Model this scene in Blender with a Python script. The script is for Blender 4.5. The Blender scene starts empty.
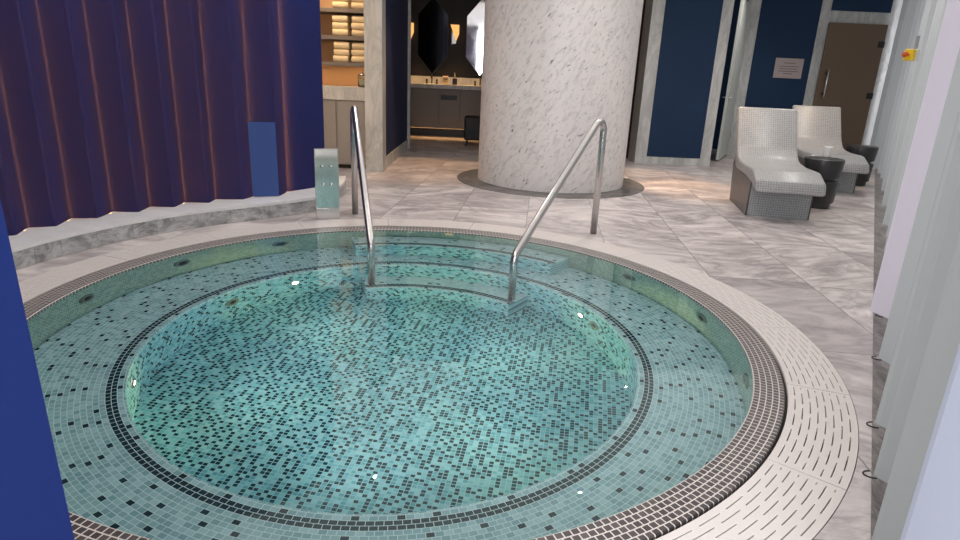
import bpy, bmesh, math, random
from math import sin, cos, pi, radians, atan2, hypot, sqrt
from mathutils import Vector, Matrix

random.seed(7)
SC = bpy.context.scene
COL = SC.collection

# ------------------------------------------------------------------ helpers
def link(o):
    COL.objects.link(o)
    return o

def tag(o, label=None, cat=None, group=None, kind=None):
    if label: o['label'] = label
    if cat: o['category'] = cat
    if group: o['group'] = group
    if kind: o['kind'] = kind
    return o

def empty(name, loc=(0, 0, 0), rz=0.0):
    o = link(bpy.data.objects.new(name, None))
    o.location = loc
    o.rotation_euler = (0, 0, rz)
    o.empty_display_size = 0.1
    return o

def obj(name, bm, m, parent=None, smooth=False, mats=None):
    me = bpy.data.meshes.new(name)
    bmesh.ops.recalc_face_normals(bm, faces=bm.faces)
    bm.to_mesh(me)
    bm.free()
    if smooth:
        for p in me.polygons: p.use_smooth = True
    for mm in (mats or [m]): me.materials.append(mm)
    o = link(bpy.data.objects.new(name, me))
    if parent: o.parent = parent
    return o

def sharp(o, deg=40):
    me = o.data
    for p in me.polygons: p.use_smooth = True
    try:
        me.set_sharp_from_angle(angle=radians(deg))
    except Exception:
        pass
    return o

def bm_box(bm, x0, x1, y0, y1, z0, z1, bev=0.0, rot=0.0, org=None):
    r = bmesh.ops.create_cube(bm, size=1.0)
    vs = r['verts']
    for v in vs:
        v.co = Vector((x0 + (v.co.x + .5) * (x1 - x0), y0 + (v.co.y + .5) * (y1 - y0), z0 + (v.co.z + .5) * (z1 - z0)))
    if bev > 0:
        es = list({e for v in vs for e in v.link_edges})
        rr = bmesh.ops.bevel(bm, geom=es, offset=bev, segments=3, profile=.5, affect='EDGES')
        vs = list({v for f in rr['faces'] for v in f.verts} | {v for v in vs if v.is_valid})
    if rot:
        bmesh.ops.rotate(bm, verts=vs, cent=org or (0, 0, 0), matrix=Matrix.Rotation(rot, 3, 'Z'))
    return vs

def box(name, x0, x1, y0, y1, z0, z1, m, parent=None, bev=0.0, rot=0.0, org=None):
    bm = bmesh.new()
    bm_box(bm, x0, x1, y0, y1, z0, z1, bev, rot, org)
    return obj(name, bm, m, parent)

def lathe(bm, prof, n=48, cx=0, cy=0, a0=0.0, a1=2 * pi, close=False):
    """prof: list of (r,z).  full turn when a1-a0==2pi"""
    full = abs(a1 - a0 - 2 * pi) < 1e-6
    cols = []
    m = n if full else n + 1
    for i in range(m):
        a = a0 + (a1 - a0) * i / n
        cols.append([bm.verts.new((cx + r * cos(a), cy + r * sin(a), z)) for r, z in prof])
    k = len(prof)
    for i in range(n):
        A = cols[i]; B = cols[(i + 1) % m]
        for j in range(k if close else k - 1):
            q = [A[j], B[j], B[(j + 1) % k], A[(j + 1) % k]]
            bm.faces.new(q)
    if close and not full:
        bm.faces.new(cols[0]); bm.faces.new(cols[-1][::-1])
    bmesh.ops.remove_doubles(bm, verts=bm.verts, dist=1e-6)

def tube(bm, pts, r, seg=16, cap=True):
    pts = [Vector(p) for p in pts]
    rings = []
    up = None
    for i, p in enumerate(pts):
        d = (pts[min(i + 1, len(pts) - 1)] - pts[max(i - 1, 0)]).normalized()
        if up is None:
            up = d.orthogonal().normalized()
        else:
            up = (up - d * up.dot(d)).normalized()
        s = d.cross(up)
        rr = r[i] if isinstance(r, (list, tuple)) else r
        rings.append([bm.verts.new(p + (up * cos(2 * pi * k / seg) + s * sin(2 * pi * k / seg)) * rr) for k in range(seg)])
    for A, B in zip(rings, rings[1:]):
        for k in range(seg):
            bm.faces.new([A[k], A[(k + 1) % seg], B[(k + 1) % seg], B[k]])
    if cap:
        bm.faces.new(rings[0][::-1]); bm.faces.new(rings[-1])

def fillet(pts, rad, n=8):
    """round the interior corners of a polyline"""
    pts = [Vector(p) for p in pts]
    out = [pts[0]]
    for i in range(1, len(pts) - 1):
        p = pts[i]; a = (pts[i - 1] - p); b = (pts[i + 1] - p)
        r = rad[i - 1] if isinstance(rad, (list, tuple)) else rad
        if r <= 0:
            out.append(p); continue
        an = a.normalized(); bn = b.normalized()
        th = an.angle(bn)
        t = min(r / math.tan(th / 2), a.length * .49, b.length * .49)
        rr = t * math.tan(th / 2)
        c = p + (an + bn).normalized() * (rr / sin(th / 2))
        s = (p + an * t) - c; e = (p + bn * t) - c
        ang = s.angle(e)
        for k in range(n + 1):
            f = k / n
            out.append(c + (s * sin((1 - f) * ang) + e * sin(f * ang)) / sin(ang))
    out.append(pts[-1])
    return out

def prism(bm, poly, axis, a, b):
    """extrude a 2-D polygon; axis 'x' : poly=(y,z); 'z' : poly=(x,y); 'y': (x,z)"""
    def mk(p, t):
        if axis == 'x': return (t, p[0], p[1])
        if axis == 'y': return (p[0], t, p[1])
        return (p[0], p[1], t)
    A = [bm.verts.new(mk(p, a)) for p in poly]
    B = [bm.verts.new(mk(p, b)) for p in poly]
    n = len(poly)
    bm.faces.new(A); bm.faces.new(B[::-1])
    for i in range(n):
        bm.faces.new([A[i], B[i], B[(i + 1) % n], A[(i + 1) % n]])

# ------------------------------------------------------------------ node helpers
class NT:
    def __init__(s, name):
        s.m = bpy.data.materials.new(name)
        s.m.use_nodes = True
        s.t = s.m.node_tree
        s.t.nodes.clear()
        s.out = s.t.nodes.new('ShaderNodeOutputMaterial')
    def n(s, typ, **kw):
        nd = s.t.nodes.new(typ)
        for k, v in kw.items(): setattr(nd, k, v)
        return nd
    def put(s, sock, v):
        if hasattr(v, 'links') or isinstance(v, bpy.types.NodeSocket): s.t.links.new(v, sock)
        else: sock.default_value = v
    def math(s, op, a, b=0.0, c=0.0):
        nd = s.n('ShaderNodeMath', operation=op)
        s.put(nd.inputs[0], a); s.put(nd.inputs[1], b); s.put(nd.inputs[2], c)
        return nd.outputs[0]
    def mix(s, f, a, b):
        nd = s.n('ShaderNodeMix', data_type='RGBA')
        s.put(nd.inputs[0], f); s.put(nd.inputs[6], a); s.put(nd.inputs[7], b)
        return nd.outputs[2]
    def ramp(s, f, stops, interp='LINEAR'):
        nd = s.n('ShaderNodeValToRGB')
        nd.color_ramp.interpolation = interp
        e = nd.color_ramp.elements
        while len(e) < len(stops): e.new(.5)
        for el, (p, c) in zip(e, stops):
            el.position = p; el.color = c
        s.put(nd.inputs[0], f)
        return nd.outputs[0]
    def coord(s, which='Object'):
        return s.n('ShaderNodeTexCoord').outputs[which]
    def map(s, v, scale=(1, 1, 1), rot=(0, 0, 0), loc=(0, 0, 0)):
        nd = s.n('ShaderNodeMapping')
        s.put(nd.inputs[0], v)
        nd.inputs['Location'].default_value = loc; nd.inputs['Rotation'].default_value = rot; nd.inputs['Scale'].default_value = scale
        return nd.outputs[0]
    def noise(s, v, scale=5, detail=4, rough=.5, dist=0.0):
        nd = s.n('ShaderNodeTexNoise')
        s.put(nd.inputs['Vector'], v)
        nd.inputs['Scale'].default_value = scale; nd.inputs['Detail'].default_value = detail
        nd.inputs['Roughness'].default_value = rough; nd.inputs['Distortion'].default_value = dist
        return nd.outputs[0]
    def white(s, v):
        nd = s.n('ShaderNodeTexWhiteNoise', noise_dimensions='3D')
        s.put(nd.inputs[0], v)
        return nd.outputs[0]
    def sep(s, v):
        nd = s.n('ShaderNodeSeparateXYZ'); s.put(nd.inputs[0], v)
        return nd.outputs
    def comb(s, x, y, z=0.0):
        nd = s.n('ShaderNodeCombineXYZ')
        for i, q in enumerate((x, y, z)): s.put(nd.inputs[i], q)
        return nd.outputs[0]
    def bump(s, h, strength=.2, dist=.01):
        nd = s.n('ShaderNodeBump')
        nd.inputs['Strength'].default_value = strength; nd.inputs['Distance'].default_value = dist
        s.put(nd.inputs['Height'], h)
        return nd.outputs[0]
    def pbr(s, col, rough=.5, metal=0.0, nrm=None, spec=.5, trans=None, coat=0.0):
        nd = s.n('ShaderNodeBsdfPrincipled')
        s.put(nd.inputs['Base Color'], col); s.put(nd.inputs['Roughness'], rough); s.put(nd.inputs['Metallic'], metal)
        s.put(nd.inputs['Specular IOR Level'], spec)
        nd.inputs['Coat Weight'].default_value = coat
        nd.inputs['Coat Roughness'].default_value = .1
        if nrm is not None: s.put(nd.inputs['Normal'], nrm)
        return nd.outputs[0]
    def done(s, sh):
        s.t.links.new(sh, s.out.inputs[0])
        return s.m

def L(r, g, b):
    """sRGB 0-255 to linear"""
    f = lambda c: (c / 255 / 12.92) if c / 255 <= .04045 else ((c / 255 + .055) / 1.055) ** 2.4
    return (f(r), f(g), f(b), 1)

def plain(name, col, rough=.5, metal=0.0, spec=.5, bumpy=0.0, scale=60, coat=0.0):
    n = NT(name)
    v = n.coord()
    nz = n.noise(v, scale, 3)
    c = n.mix(n.math('MULTIPLY', nz, .5), col, tuple(x * .8 for x in col[:3]) + (1,))
    nr = n.bump(nz, bumpy, .004) if bumpy else None
    return n.done(n.pbr(c, rough, metal, nr, spec, coat=coat))

def emis(name, col, st):
    n = NT(name)
    e = n.n('ShaderNodeEmission')
    e.inputs[0].default_value = col; e.inputs[1].default_value = st
    return n.done(e.outputs[0])

def marble(name, base, vein, scale=2.0, stretch=(1, 3, 3), rot=(0, 0, 0), amount=.5, rough=.25, grain=.15, slab=None, slab_rot=0.0, spec=.5, warm=None, coords='Object'):
    n = NT(name)
    v = n.coord(coords)
    off = v
    grout = None
    if slab:
        u = n.sep(n.map(v, rot=(0, 0, slab_rot)))
        row = n.math('FLOOR', n.math('DIVIDE', u[0], slab[0]))
        jit = n.white(n.comb(row, 3.7, 0.0))
        yy = n.math('ADD', n.math('DIVIDE', u[1], slab[1]), n.math('MULTIPLY', jit, 1.0))
        cell = n.math('FLOOR', yy)
        fx = n.math('ABSOLUTE', n.math('SUBTRACT', n.math('FRACT', n.math('DIVIDE', u[0], slab[0])), .5))
        fy = n.math('ABSOLUTE', n.math('SUBTRACT', n.math('FRACT', yy), .5))
        gx = n.math('GREATER_THAN', fx, .5 - .003 / slab[0])
        gy = n.math('GREATER_THAN', fy, .5 - .003 / slab[1])
        grout = n.math('MAXIMUM', gx, gy)
        h1 = n.white(n.comb(row, cell, 1.0)); h2 = n.white(n.comb(row, cell, 2.0))
        nd = n.n('ShaderNodeVectorMath', operation='ADD')
        n.put(nd.inputs[0], v)
        n.put(nd.inputs[1], n.comb(n.math('MULTIPLY', h1, 37.0), n.math('MULTIPLY', h2, 53.0), 0.0))
        off = nd.outputs[0]
        # every slab is turned its own way
        rt = n.n('ShaderNodeVectorRotate', rotation_type='Z_AXIS')
        n.put(rt.inputs['Vector'], off)
        n.put(rt.inputs['Angle'], n.math('MULTIPLY', n.math('SUBTRACT', h2, .5), 1.3))
        off = rt.outputs[0]
    w = n.map(off, scale=stretch, rot=rot)
    a = n.noise(w, scale, 8, .62, 1.2)
    b = n.noise(w, scale * .45, 5, .6, 2.2)
    ridge = n.math('ABSOLUTE', n.math('SUBTRACT', a, .5))
    vein_f = n.math('POWER', n.math('SUBTRACT', 1.0, n.math('MINIMUM', n.math('MULTIPLY', ridge, 7.0), 1.0)), 2.0)
    cloud = n.ramp(b, [(.35, (0, 0, 0, 1)), (.7, (1, 1, 1, 1))])
    f = n.math('MULTIPLY', n.math('MINIMUM', n.math('ADD', n.math('MULTIPLY', vein_f, .55), n.math('MULTIPLY', cloud, .7)), 1.0), amount)
    col = n.mix(f, base, vein)
    if grain:
        g = n.noise(off, 90, 3)
        col = n.mix(n.math('MULTIPLY', g, grain), col, vein)
    if slab:
        col = n.mix(n.math('MULTIPLY', n.math('SUBTRACT', h1, .35), .5), col, vein)
        col = n.mix(n.math('MULTIPLY', grout, .75), col, L(95, 90, 88))
    return n.done(n.pbr(col, rough, 0, None, spec))

def polar_mosaic(name, pitch, plen, light, dark, grout, pdark, bands=(), vertical=False, rough=.2, gw=.07, r_wall=1.0, cart=None, strat=0):
    """Mosaic laid in rings round the object's origin. light = list of colours, pdark = share of dark tiles,
    bands = [(lo,hi)] radii (or heights) whose tiles are all dark. cart = angle of a square grid instead."""
    n = NT(name)
    v = n.coord('Object')
    if cart is not None:
        s = n.sep(n.map(v, rot=(0, 0, cart)))
        rowf = n.math('DIVIDE', s[1], pitch)
        row = n.math('FLOOR', rowf)
        uf = n.math('DIVIDE', s[0], plen)
        key = s[1]
    else:
        s = n.sep(v)
        th = n.math('ARCTAN2', s[1], s[0])
        rad = n.math('SQRT', n.math('ADD', n.math('MULTIPLY', s[0], s[0]), n.math('MULTIPLY', s[1], s[1])))
        key = s[2] if vertical else rad
        rowf = n.math('DIVIDE', key, pitch)
        row = n.math('FLOOR', rowf)
        if vertical:
            cnt = round(2 * pi * r_wall / plen)
        else:
            cnt = n.math('ROUND', n.math('DIVIDE', n.math('MULTIPLY', n.math('ADD', row, .5), 2 * pi * pitch), plen))
        uf = n.math('MULTIPLY', n.math('DIVIDE', th, 2 * pi), cnt)
        uf = n.math('ADD', uf, n.math('MULTIPLY', n.math('FRACT', n.math('MULTIPLY', row, .5)), 1.0))
    cell = n.math('FLOOR', uf)
    fu = n.math('FRACT', uf); fv = n.math('FRACT', rowf)
    eu = n.math('ABSOLUTE', n.math('SUBTRACT', fu, .5)); ev = n.math('ABSOLUTE', n.math('SUBTRACT', fv, .5))
    gw_u = gw * pitch / plen
    g = n.math('MAXIMUM', n.math('GREATER_THAN', eu, .5 - gw_u), n.math('GREATER_THAN', ev, .5 - gw))
    h = n.white(n.comb(cell, row, .5)); h2 = n.white(n.comb(cell, row, 7.5))
    k = len(light)
    col = n.ramp(h, [(i / k, c) for i, c in enumerate(light)], 'CONSTANT')
    if strat == 2:          # one of every two tiles, some left out
        blk = n.math('FLOOR', n.math('DIVIDE', cell, 2.0))
        pick = n.math('GREATER_THAN', n.white(n.comb(blk, row, 3.3)), .5)
        odd = n.math('SUBTRACT', cell, n.math('MULTIPLY', blk, 2.0))
        isd = n.math('LESS_THAN', n.math('ABSOLUTE', n.math('SUBTRACT', odd, pick)), .5)
        isd = n.math('MULTIPLY', isd, n.math('LESS_THAN', h2, pdark))
    elif strat:             # one tile in every block of the even rows
        blk = n.math('FLOOR', n.math('DIVIDE', cell, float(strat)))
        pick = n.math('FLOOR', n.math('MULTIPLY', n.white(n.comb(blk, row, 3.3)), float(strat)))
        pos = n.math('SUBTRACT', cell, n.math('MULTIPLY', blk, float(strat)))
        isd = n.math('LESS_THAN', n.math('ABSOLUTE', n.math('SUBTRACT', pos, pick)), .5)
        isd = n.math('MULTIPLY', isd, n.math('LESS_THAN', n.math('FLOORED_MODULO', row, 2.0), .5))
        isd = n.math('MULTIPLY', isd, n.math('LESS_THAN', h2, pdark))
    else:
        isd = n.math('LESS_THAN', h2, pdark)
    for lo, hi in bands:
        mid = n.math('MULTIPLY', n.math('ADD', row, .5), pitch)
        inb = n.math('MULTIPLY', n.math('GREATER_THAN', mid, lo), n.math('LESS_THAN', mid, hi))
        isd = n.math('MAXIMUM', isd, inb)
    dk = n.mix(h, dark, tuple(min(1, x * 1.7) for x in dark[:3]) + (1,))
    col = n.mix(isd, col, dk)
    col = n.mix(g, col, grout)
    rg = n.math('ADD', rough, n.math('MULTIPLY', g, .4))
    return n.done(n.pbr(col, rg, 0, None, .5))

def uv_mosaic(name, pitch, light, grout, rough=.25, gw=.08):
    """square mosaic along the mesh's own UV lengths (metres)"""
    n = NT(name)
    v = n.coord('UV')
    s = n.sep(v)
    a = n.math('DIVIDE', s[0], pitch); b = n.math('DIVIDE', s[1], pitch)
    eu = n.math('ABSOLUTE', n.math('SUBTRACT', n.math('FRACT', a), .5)); ev = n.math('ABSOLUTE', n.math('SUBTRACT', n.math('FRACT', b), .5))
    g = n.math('MAXIMUM', n.math('GREATER_THAN', eu, .5 - gw), n.math('GREATER_THAN', ev, .5 - gw))
    h = n.white(n.comb(n.math('FLOOR', a), n.math('FLOOR', b), .3))
    k = len(light)
    col = n.ramp(h, [(i / k, c) for i, c in enumerate(light)], 'CONSTANT')
    col = n.mix(g, col, grout)
    return n.done(n.pbr(col, n.math('ADD', rough, n.math('MULTIPLY', g, .4)), 0, None, .5))

def cloth(name, col, tcol, tw, rough=.8, weave=700):
    n = NT(name)
    v = n.coord()
    nz = n.noise(v, weave, 2)
    c = n.mix(n.math('MULTIPLY', nz, .3), col, tuple(x * .6 for x in col[:3]) + (1,))
    d = n.n('ShaderNodeBsdfDiffuse'); n.put(d.inputs[0], c)
    t = n.n('ShaderNodeBsdfTranslucent'); n.put(t.inputs[0], tcol)
    m = n.n('ShaderNodeMixShader'); m.inputs[0].default_value = tw
    n.t.links.new(d.outputs[0], m.inputs[1]); n.t.links.new(t.outputs[0], m.inputs[2])
    return n.done(m.outputs[0])

# ------------------------------------------------------------------ materials
M = {}
M['floor'] = marble('floor_marble', L(230, 220, 216), L(128, 119, 121), 1.25, (1.0, 2.3, 1), (0, 0, .5), .78, .33, .10, slab=(.62, 1.12), slab_rot=radians(5))
M['deck'] = marble('deck_marble', L(222, 216, 212), L(168, 160, 156), 1.6, (1, 3, 1), (0, 0, .3), .35, .4, .1)
M['wmarble'] = marble('wall_marble', L(206, 206, 202), L(120, 124, 126), 2.2, (2.5, 2.5, .7), (.35, .3, .4), .55, .3, .1)
M['gmarble'] = marble('grey_marble', L(96, 96, 99), L(214, 214, 214), 4.0, (1.2, 1.2, 2.2), (.5, .6, .3), .75, .3, .2)
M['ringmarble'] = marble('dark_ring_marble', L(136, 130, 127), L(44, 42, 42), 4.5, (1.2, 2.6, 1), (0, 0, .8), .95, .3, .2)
M['cap'] = marble('plinth_cap_marble', L(234, 232, 232), L(196, 194, 196), 2.4, (1, 2, 1), (0, 0, .5), .4, .35, .1)
M['stripmarble'] = marble('border_marble', L(150, 142, 138), L(52, 48, 48), 4.5, (4, 1.0, 1), (0, 0, -.9), .8, .35, .2)

def column_mat():
    n = NT('column_stone')
    v = n.coord()
    s = n.sep(v)
    th = n.math('MULTIPLY', n.math('ARCTAN2', s[1], s[0]), 1.0)
    uv = n.comb(th, s[2], 0.0)
    ur = n.map(n.map(uv, rot=(0, 0, -.85)), scale=(1.0, 2.8, 1))
    a = n.noise(ur, 8, 5, .62, .5)
    f1 = n.ramp(a, [(.50, (0, 0, 0, 1)), (.70, (1, 1, 1, 1))])
    ur2 = n.map(n.map(uv, rot=(0, 0, -.75)), scale=(1.0, 2.6, 1), loc=(3, 1, 0))
    b = n.noise(ur2, 15, 4, .6, .4)
    f2 = n.ramp(b, [(.60, (0, 0, 0, 1)), (.70, (1, 1, 1, 1))])
    c = n.noise(uv, 2.2, 4)
    col = n.mix(c, L(220, 214, 211), L(204, 199, 197))
    col = n.mix(n.math('MULTIPLY', f1, .45), col, L(130, 128, 130))
    col = n.mix(n.math('MULTIPLY', f2, .85), col, L(88, 86, 88))
    return n.done(n.pbr(col, .45, 0, None, .4))
M['column'] = column_mat()

def wallcloth(name, a, b):
    n = NT(name)
    v = n.coord()
    z = n.noise(n.map(v, scale=(1, 1, 1)), 260, 2)
    z2 = n.noise(v, 6, 3)
    c = n.mix(z, a, b)
    c = n.mix(n.math('MULTIPLY', z2, .25), c, b)
    return n.done(n.pbr(c, .7, 0, n.bump(z, .15, .002), .3))
M['blue'] = wallcloth('navy_wallcovering', L(25, 54, 86), L(17, 39, 66))
M['navy'] = wallcloth('dark_navy_panel', L(34, 46, 84), L(22, 32, 64))
M['bluecurt'] = cloth('blue_curtain_cloth', L(23, 42, 96), L(170, 134, 84), .06)
M['whitecurt'] = cloth('white_curtain_cloth', L(152, 156, 155), L(178, 181, 180), .38)
M['lilaclit'] = cloth('lilac_lit_cloth', L(198, 192, 200), L(203, 198, 206), .35)  # lit tone of a window-facing pleat put into the cloth colour
M['palelit'] = cloth('pale_blue_lit_cloth', L(172, 178, 194), L(180, 186, 200), .35)  # bluish lit tone of the nearest pleat put into the colour
M['blueglow'] = cloth('blue_glow_cloth', L(88, 112, 178), L(90, 110, 170), .3)  # glow on one blue pleat, put into a paler cloth colour

AQ = [L(174, 202, 210), L(152, 184, 194), L(184, 210, 218), L(142, 174, 186), L(166, 194, 202), L(158, 190, 200)]
PT = [L(132, 184, 194), L(106, 164, 178), L(150, 196, 206), L(94, 152, 168), L(120, 174, 188), L(138, 188, 200)]
ST = [L(186, 208, 212), L(172, 196, 202), L(194, 214, 218), L(166, 190, 196), L(180, 204, 208), L(176, 200, 206)]  # step tops paler than the risers: light from above put into the colour
WG = [L(128, 148, 140), L(116, 138, 132), L(138, 158, 148), L(110, 132, 128)]
DK = L(18, 44, 54)
M['rim'] = polar_mosaic('rim_mosaic', .0242, .0262, [L(64, 55, 55), L(54, 46, 48), L(74, 65, 63), L(58, 52, 54)], L(50, 44, 46), L(206, 198, 192), .0, rough=.3, gw=.085)
M['bench'] = polar_mosaic('bench_mosaic', .0227, .031, AQ, DK, L(216, 230, 234), .95, bands=[(1.284, 1.330)], rough=.25, gw=.06, strat=7)
M['step'] = polar_mosaic('step_mosaic', .0227, .031, ST, DK, L(208, 226, 230), .7, bands=[(1.513, 1.560), (1.060, 1.106)], rough=.25, gw=.05, strat=11)
M['basinwall'] = polar_mosaic('basin_wall_mosaic', .024, .026, WG, DK, L(150, 182, 168), .0, vertical=True, r_wall=1.74, rough=.25, gw=.06)
M['pitwall'] = polar_mosaic('pit_wall_mosaic', .024, .026, PT, DK, L(150, 192, 194), .42, vertical=True, r_wall=1.262, rough=.25, gw=.05, strat=2)
M['stepriser'] = polar_mosaic('step_riser_mosaic', .024, .026, PT, DK, L(150, 192, 194), .34, vertical=True, r_wall=1.25, rough=.25, gw=.05, strat=2)
M['pitfloor'] = polar_mosaic('pit_floor_mosaic', .0200, .0232, PT, L(10, 42, 54), L(140, 190, 194), .78, cart=radians(9), rough=.25, gw=.085, strat=2)
M['lounger'] = uv_mosaic('lounger_mosaic', .0225, [L(138, 137, 138), L(133, 133, 134), L(142, 140, 140), L(130, 130, 132)], L(172, 170, 168), .34, .09)
M['loungerbase'] = uv_mosaic('lounger_base_mosaic', .0225, [L(132, 135, 137), L(126, 130, 133), L(137, 140, 141)], L(170, 171, 170), .3, .09)
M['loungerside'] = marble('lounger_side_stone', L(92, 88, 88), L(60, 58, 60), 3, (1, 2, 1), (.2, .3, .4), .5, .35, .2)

def steel(name, col, rough, sc=(1, 1, 200)):
    n = NT(name)
    v = n.map(n.coord(), scale=sc)
    z = n.noise(v, 6, 3)
    return n.done(n.pbr(n.mix(z, col, tuple(x * .8 for x in col[:3]) + (1,)), n.math('ADD', rough, n.math('MULTIPLY', z, .08)), 1.0))
M['steel'] = steel('brushed_steel', L(205, 202, 200), .2, (40, 40, 40))
M['mirrorsteel'] = steel('polished_steel', L(214, 220, 216), .03, (1, 1, 1))
M['chrome'] = steel('chrome', L(225, 225, 225), .08, (1, 1, 1))
M['mirror'] = steel('mirror_glass', L(235, 235, 238), .01, (1, 1, 1))
M['darkmirror'] = steel('dark_reflection_mirror', L(60, 62, 70), .05, (1, 1, 1))  # darker copy of the mirror, its dark reflection put into the colour
M['blackwood'] = plain('black_stained_wood', L(44, 43, 44), .35, spec=.5, bumpy=.05, scale=25)
M['black'] = plain('black_metal', L(18, 18, 19), .4)
M['blackpad'] = plain('black_leather', L(28, 28, 32), .5, bumpy=.15)
M['white'] = plain('white_paint', L(206, 210, 204), .5)
M['ceil'] = plain('ceiling_paint', L(214, 210, 204), .8)
M['darkwall'] = plain('dark_wall', L(30, 26, 26), .6)
M['vanity'] = plain('grey_lacquer', L(120, 114, 110), .45)
M['cabinet'] = plain('taupe_lacquer', L(150, 144, 138), .45)
M['warmwall'] = plain('tan_plaster', L(196, 158, 120), .7)
M['shelfwood'] = plain('grey_shelf', L(120, 112, 106), .5)
M['towel'] = plain('cream_terry', L(236, 214, 176), .95, spec=.1, bumpy=.8, scale=260)
M['glassdoor'] = plain('bronze_frosted_glass', L(106, 86, 67), .3, spec=.5)
M['plaque'] = plain('brushed_plaque', L(178, 164, 160), .45, .25)
M['plaquetext'] = plain('plaque_engraving', L(116, 104, 104), .5, .3)
M['jetgrey'] = plain('jet_grey_plastic', L(92, 112, 106), .35)
M['yellow'] = plain('yellow_plastic', L(240, 200, 40), .4)
M['orange'] = plain('orange_plastic', L(214, 84, 30), .4)
M['greyplastic'] = plain('grey_plastic', L(150, 150, 156), .5)
M['whiteplastic'] = plain('white_plastic', L(226, 222, 218), .5)
M['cupwhite'] = plain('white_glaze', L(245, 243, 240), .3)
M['grate'] = plain('white_grate_plastic', L(218, 209, 204), .42, bumpy=.1, scale=140)
M['channel'] = plain('channel_grey', L(90, 86, 84), .8)
M['concrete'] = plain('concrete', L(120, 120, 120), .9)
M['lens'] = emis('pool_lamp_lens', (1.0, .93, .72, 1), 9.0)
M['strip'] = emis('warm_strip', (1.0, .60, .24, 1), 32.0)
M['led'] = emis('warm_led', (1.0, .5, .18, 1), 2.0)
M['sconce'] = emis('sconce_shade_lit', (1.0, .52, .16, 1), 1.1)
M['glass'] = None
def glassmat():
    n = NT('clear_glass')
    g = n.n('ShaderNodeBsdfGlass'); g.inputs['IOR'].default_value = 1.45; g.inputs[0].default_value = (.9, .95, .95, 1)
    return n.done(g.outputs[0])
M['glass'] = glassmat()
def watermat():
    n = NT('pool_water')
    g = n.n('ShaderNodeBsdfGlass')
    g.inputs['IOR'].default_value = 1.333; g.inputs['Roughness'].default_value = 0.0
    g.inputs[0].default_value = (.93, 1.0, .985, 1)
    v = n.coord()
    a = n.noise(v, 2.2, 2, .5)
    n.put(g.inputs['Normal'], n.bump(a, .10, .02))
    return n.done(g.outputs[0])
M['water'] = watermat()

# ------------------------------------------------------------------ sizes taken from the photograph (metres, pool centre = origin)
RI, RO = 1.740, 1.861          # dark mosaic rim
RG0, RG1 = 1.872, 2.111        # slotted grate
ZW = -0.006                    # water level
ZB, ZF = -0.43, -0.86          # bench and floor
RL = 1.262                     # bench lip
SEG = 160

# ------------------------------------------------------------------ setting
CEIL = 3.0
X0, X1, Y0, Y1 = -5.0, 10.0, -6.0, 10.0
# floor with a round opening
bm = bmesh.new()
N = 192
inner = []; outer = []
for i in range(N):
    a = 2 * pi * i / N
    c, s = cos(a), sin(a)
    t = min((X1 / c) if c > 1e-9 else (X0 / c if c < -1e-9 else 1e9), (Y1 / s) if s > 1e-9 else (Y0 / s if s < -1e-9 else 1e9))
    inner.append((2.114 * c, 2.114 * s)); outer.append((t * c, t * s))
iv = [bm.verts.new((x, y, 0)) for x, y in inner]; ov = [bm.verts.new((x, y, 0)) for x, y in outer]
lv = [bm.verts.new((x, y, -.05)) for x, y in inner]
for i in range(N):
    j = (i + 1) % N
    bm.faces.new([iv[i], ov[i], ov[j], iv[j]])
    bm.faces.new([iv[j], lv[j], lv[i], iv[i]])
tag(obj('floor', bm, M['floor']), kind='structure')
# square off the corners of the floor fan
bm = bmesh.new()
bm_box(bm, X0, X1, Y0, Y1, -1.2, -1.1)
tag(obj('floor_slab', bm, M['concrete']), kind='structure')
tag(box('ceiling', X0, X1, Y0, Y1, CEIL, CEIL + .15, M['ceil']), kind='structure')
tag(box('wall_left', X0 - .2, X0, Y0, Y1, -.05, CEIL, M['warmwall']), kind='structure')
tag(box('wall_front', X0, X1, Y0 - .2, Y0, -.05, CEIL, M['ceil']), kind='structure')
tag(box('wall_back', X0, 2.80, 9.92, 10.12, -.05, CEIL, M['darkwall']), kind='structure')
# navy panelled wall to the right of the column : pier block and the long wall behind
tag(box('wall_pier', 2.74, 3.90, 6.60, 7.05, 0, CEIL, M['wmarble']), kind='structure')
tag(box('wall_passage', 2.74, 2.86, 7.05, 9.92, 0, CEIL, M['darkwall']), kind='structure')
tag(box('wall_right', 4.78, 8.6, 8.37, 8.57, 0, CEIL, M['wmarble']), kind='structure')
tag(box('wall_recess', 2.86, 5.2, 9.3, 9.5, 0, CEIL, M['blue']), kind='structure')

# wall panels
def panel(label, x0, x1, y, z0, z1, m='blue'):
    o = box('wall_panel', x0, x1, y - .012, y - .001, z0, z1, M[m], bev=.003)
    return tag(o, label, 'wall panel', 'navy wall panels')
panel('tall navy blue wall panel beside the stone column', 2.92, 3.74, 6.60, .11, 2.95)
panel('navy blue wall panel holding the small metal plaque', 5.00, 6.02, 8.37, .11, 2.95)
panel('navy blue panel above the bronze glass door', 6.19, 7.20, 8.37, 2.49, 2.95)
tag(box('baseboard_right', 2.74, 3.90, 6.582, 6.598, 0, .105, M['wmarble']), kind='structure')

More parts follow.
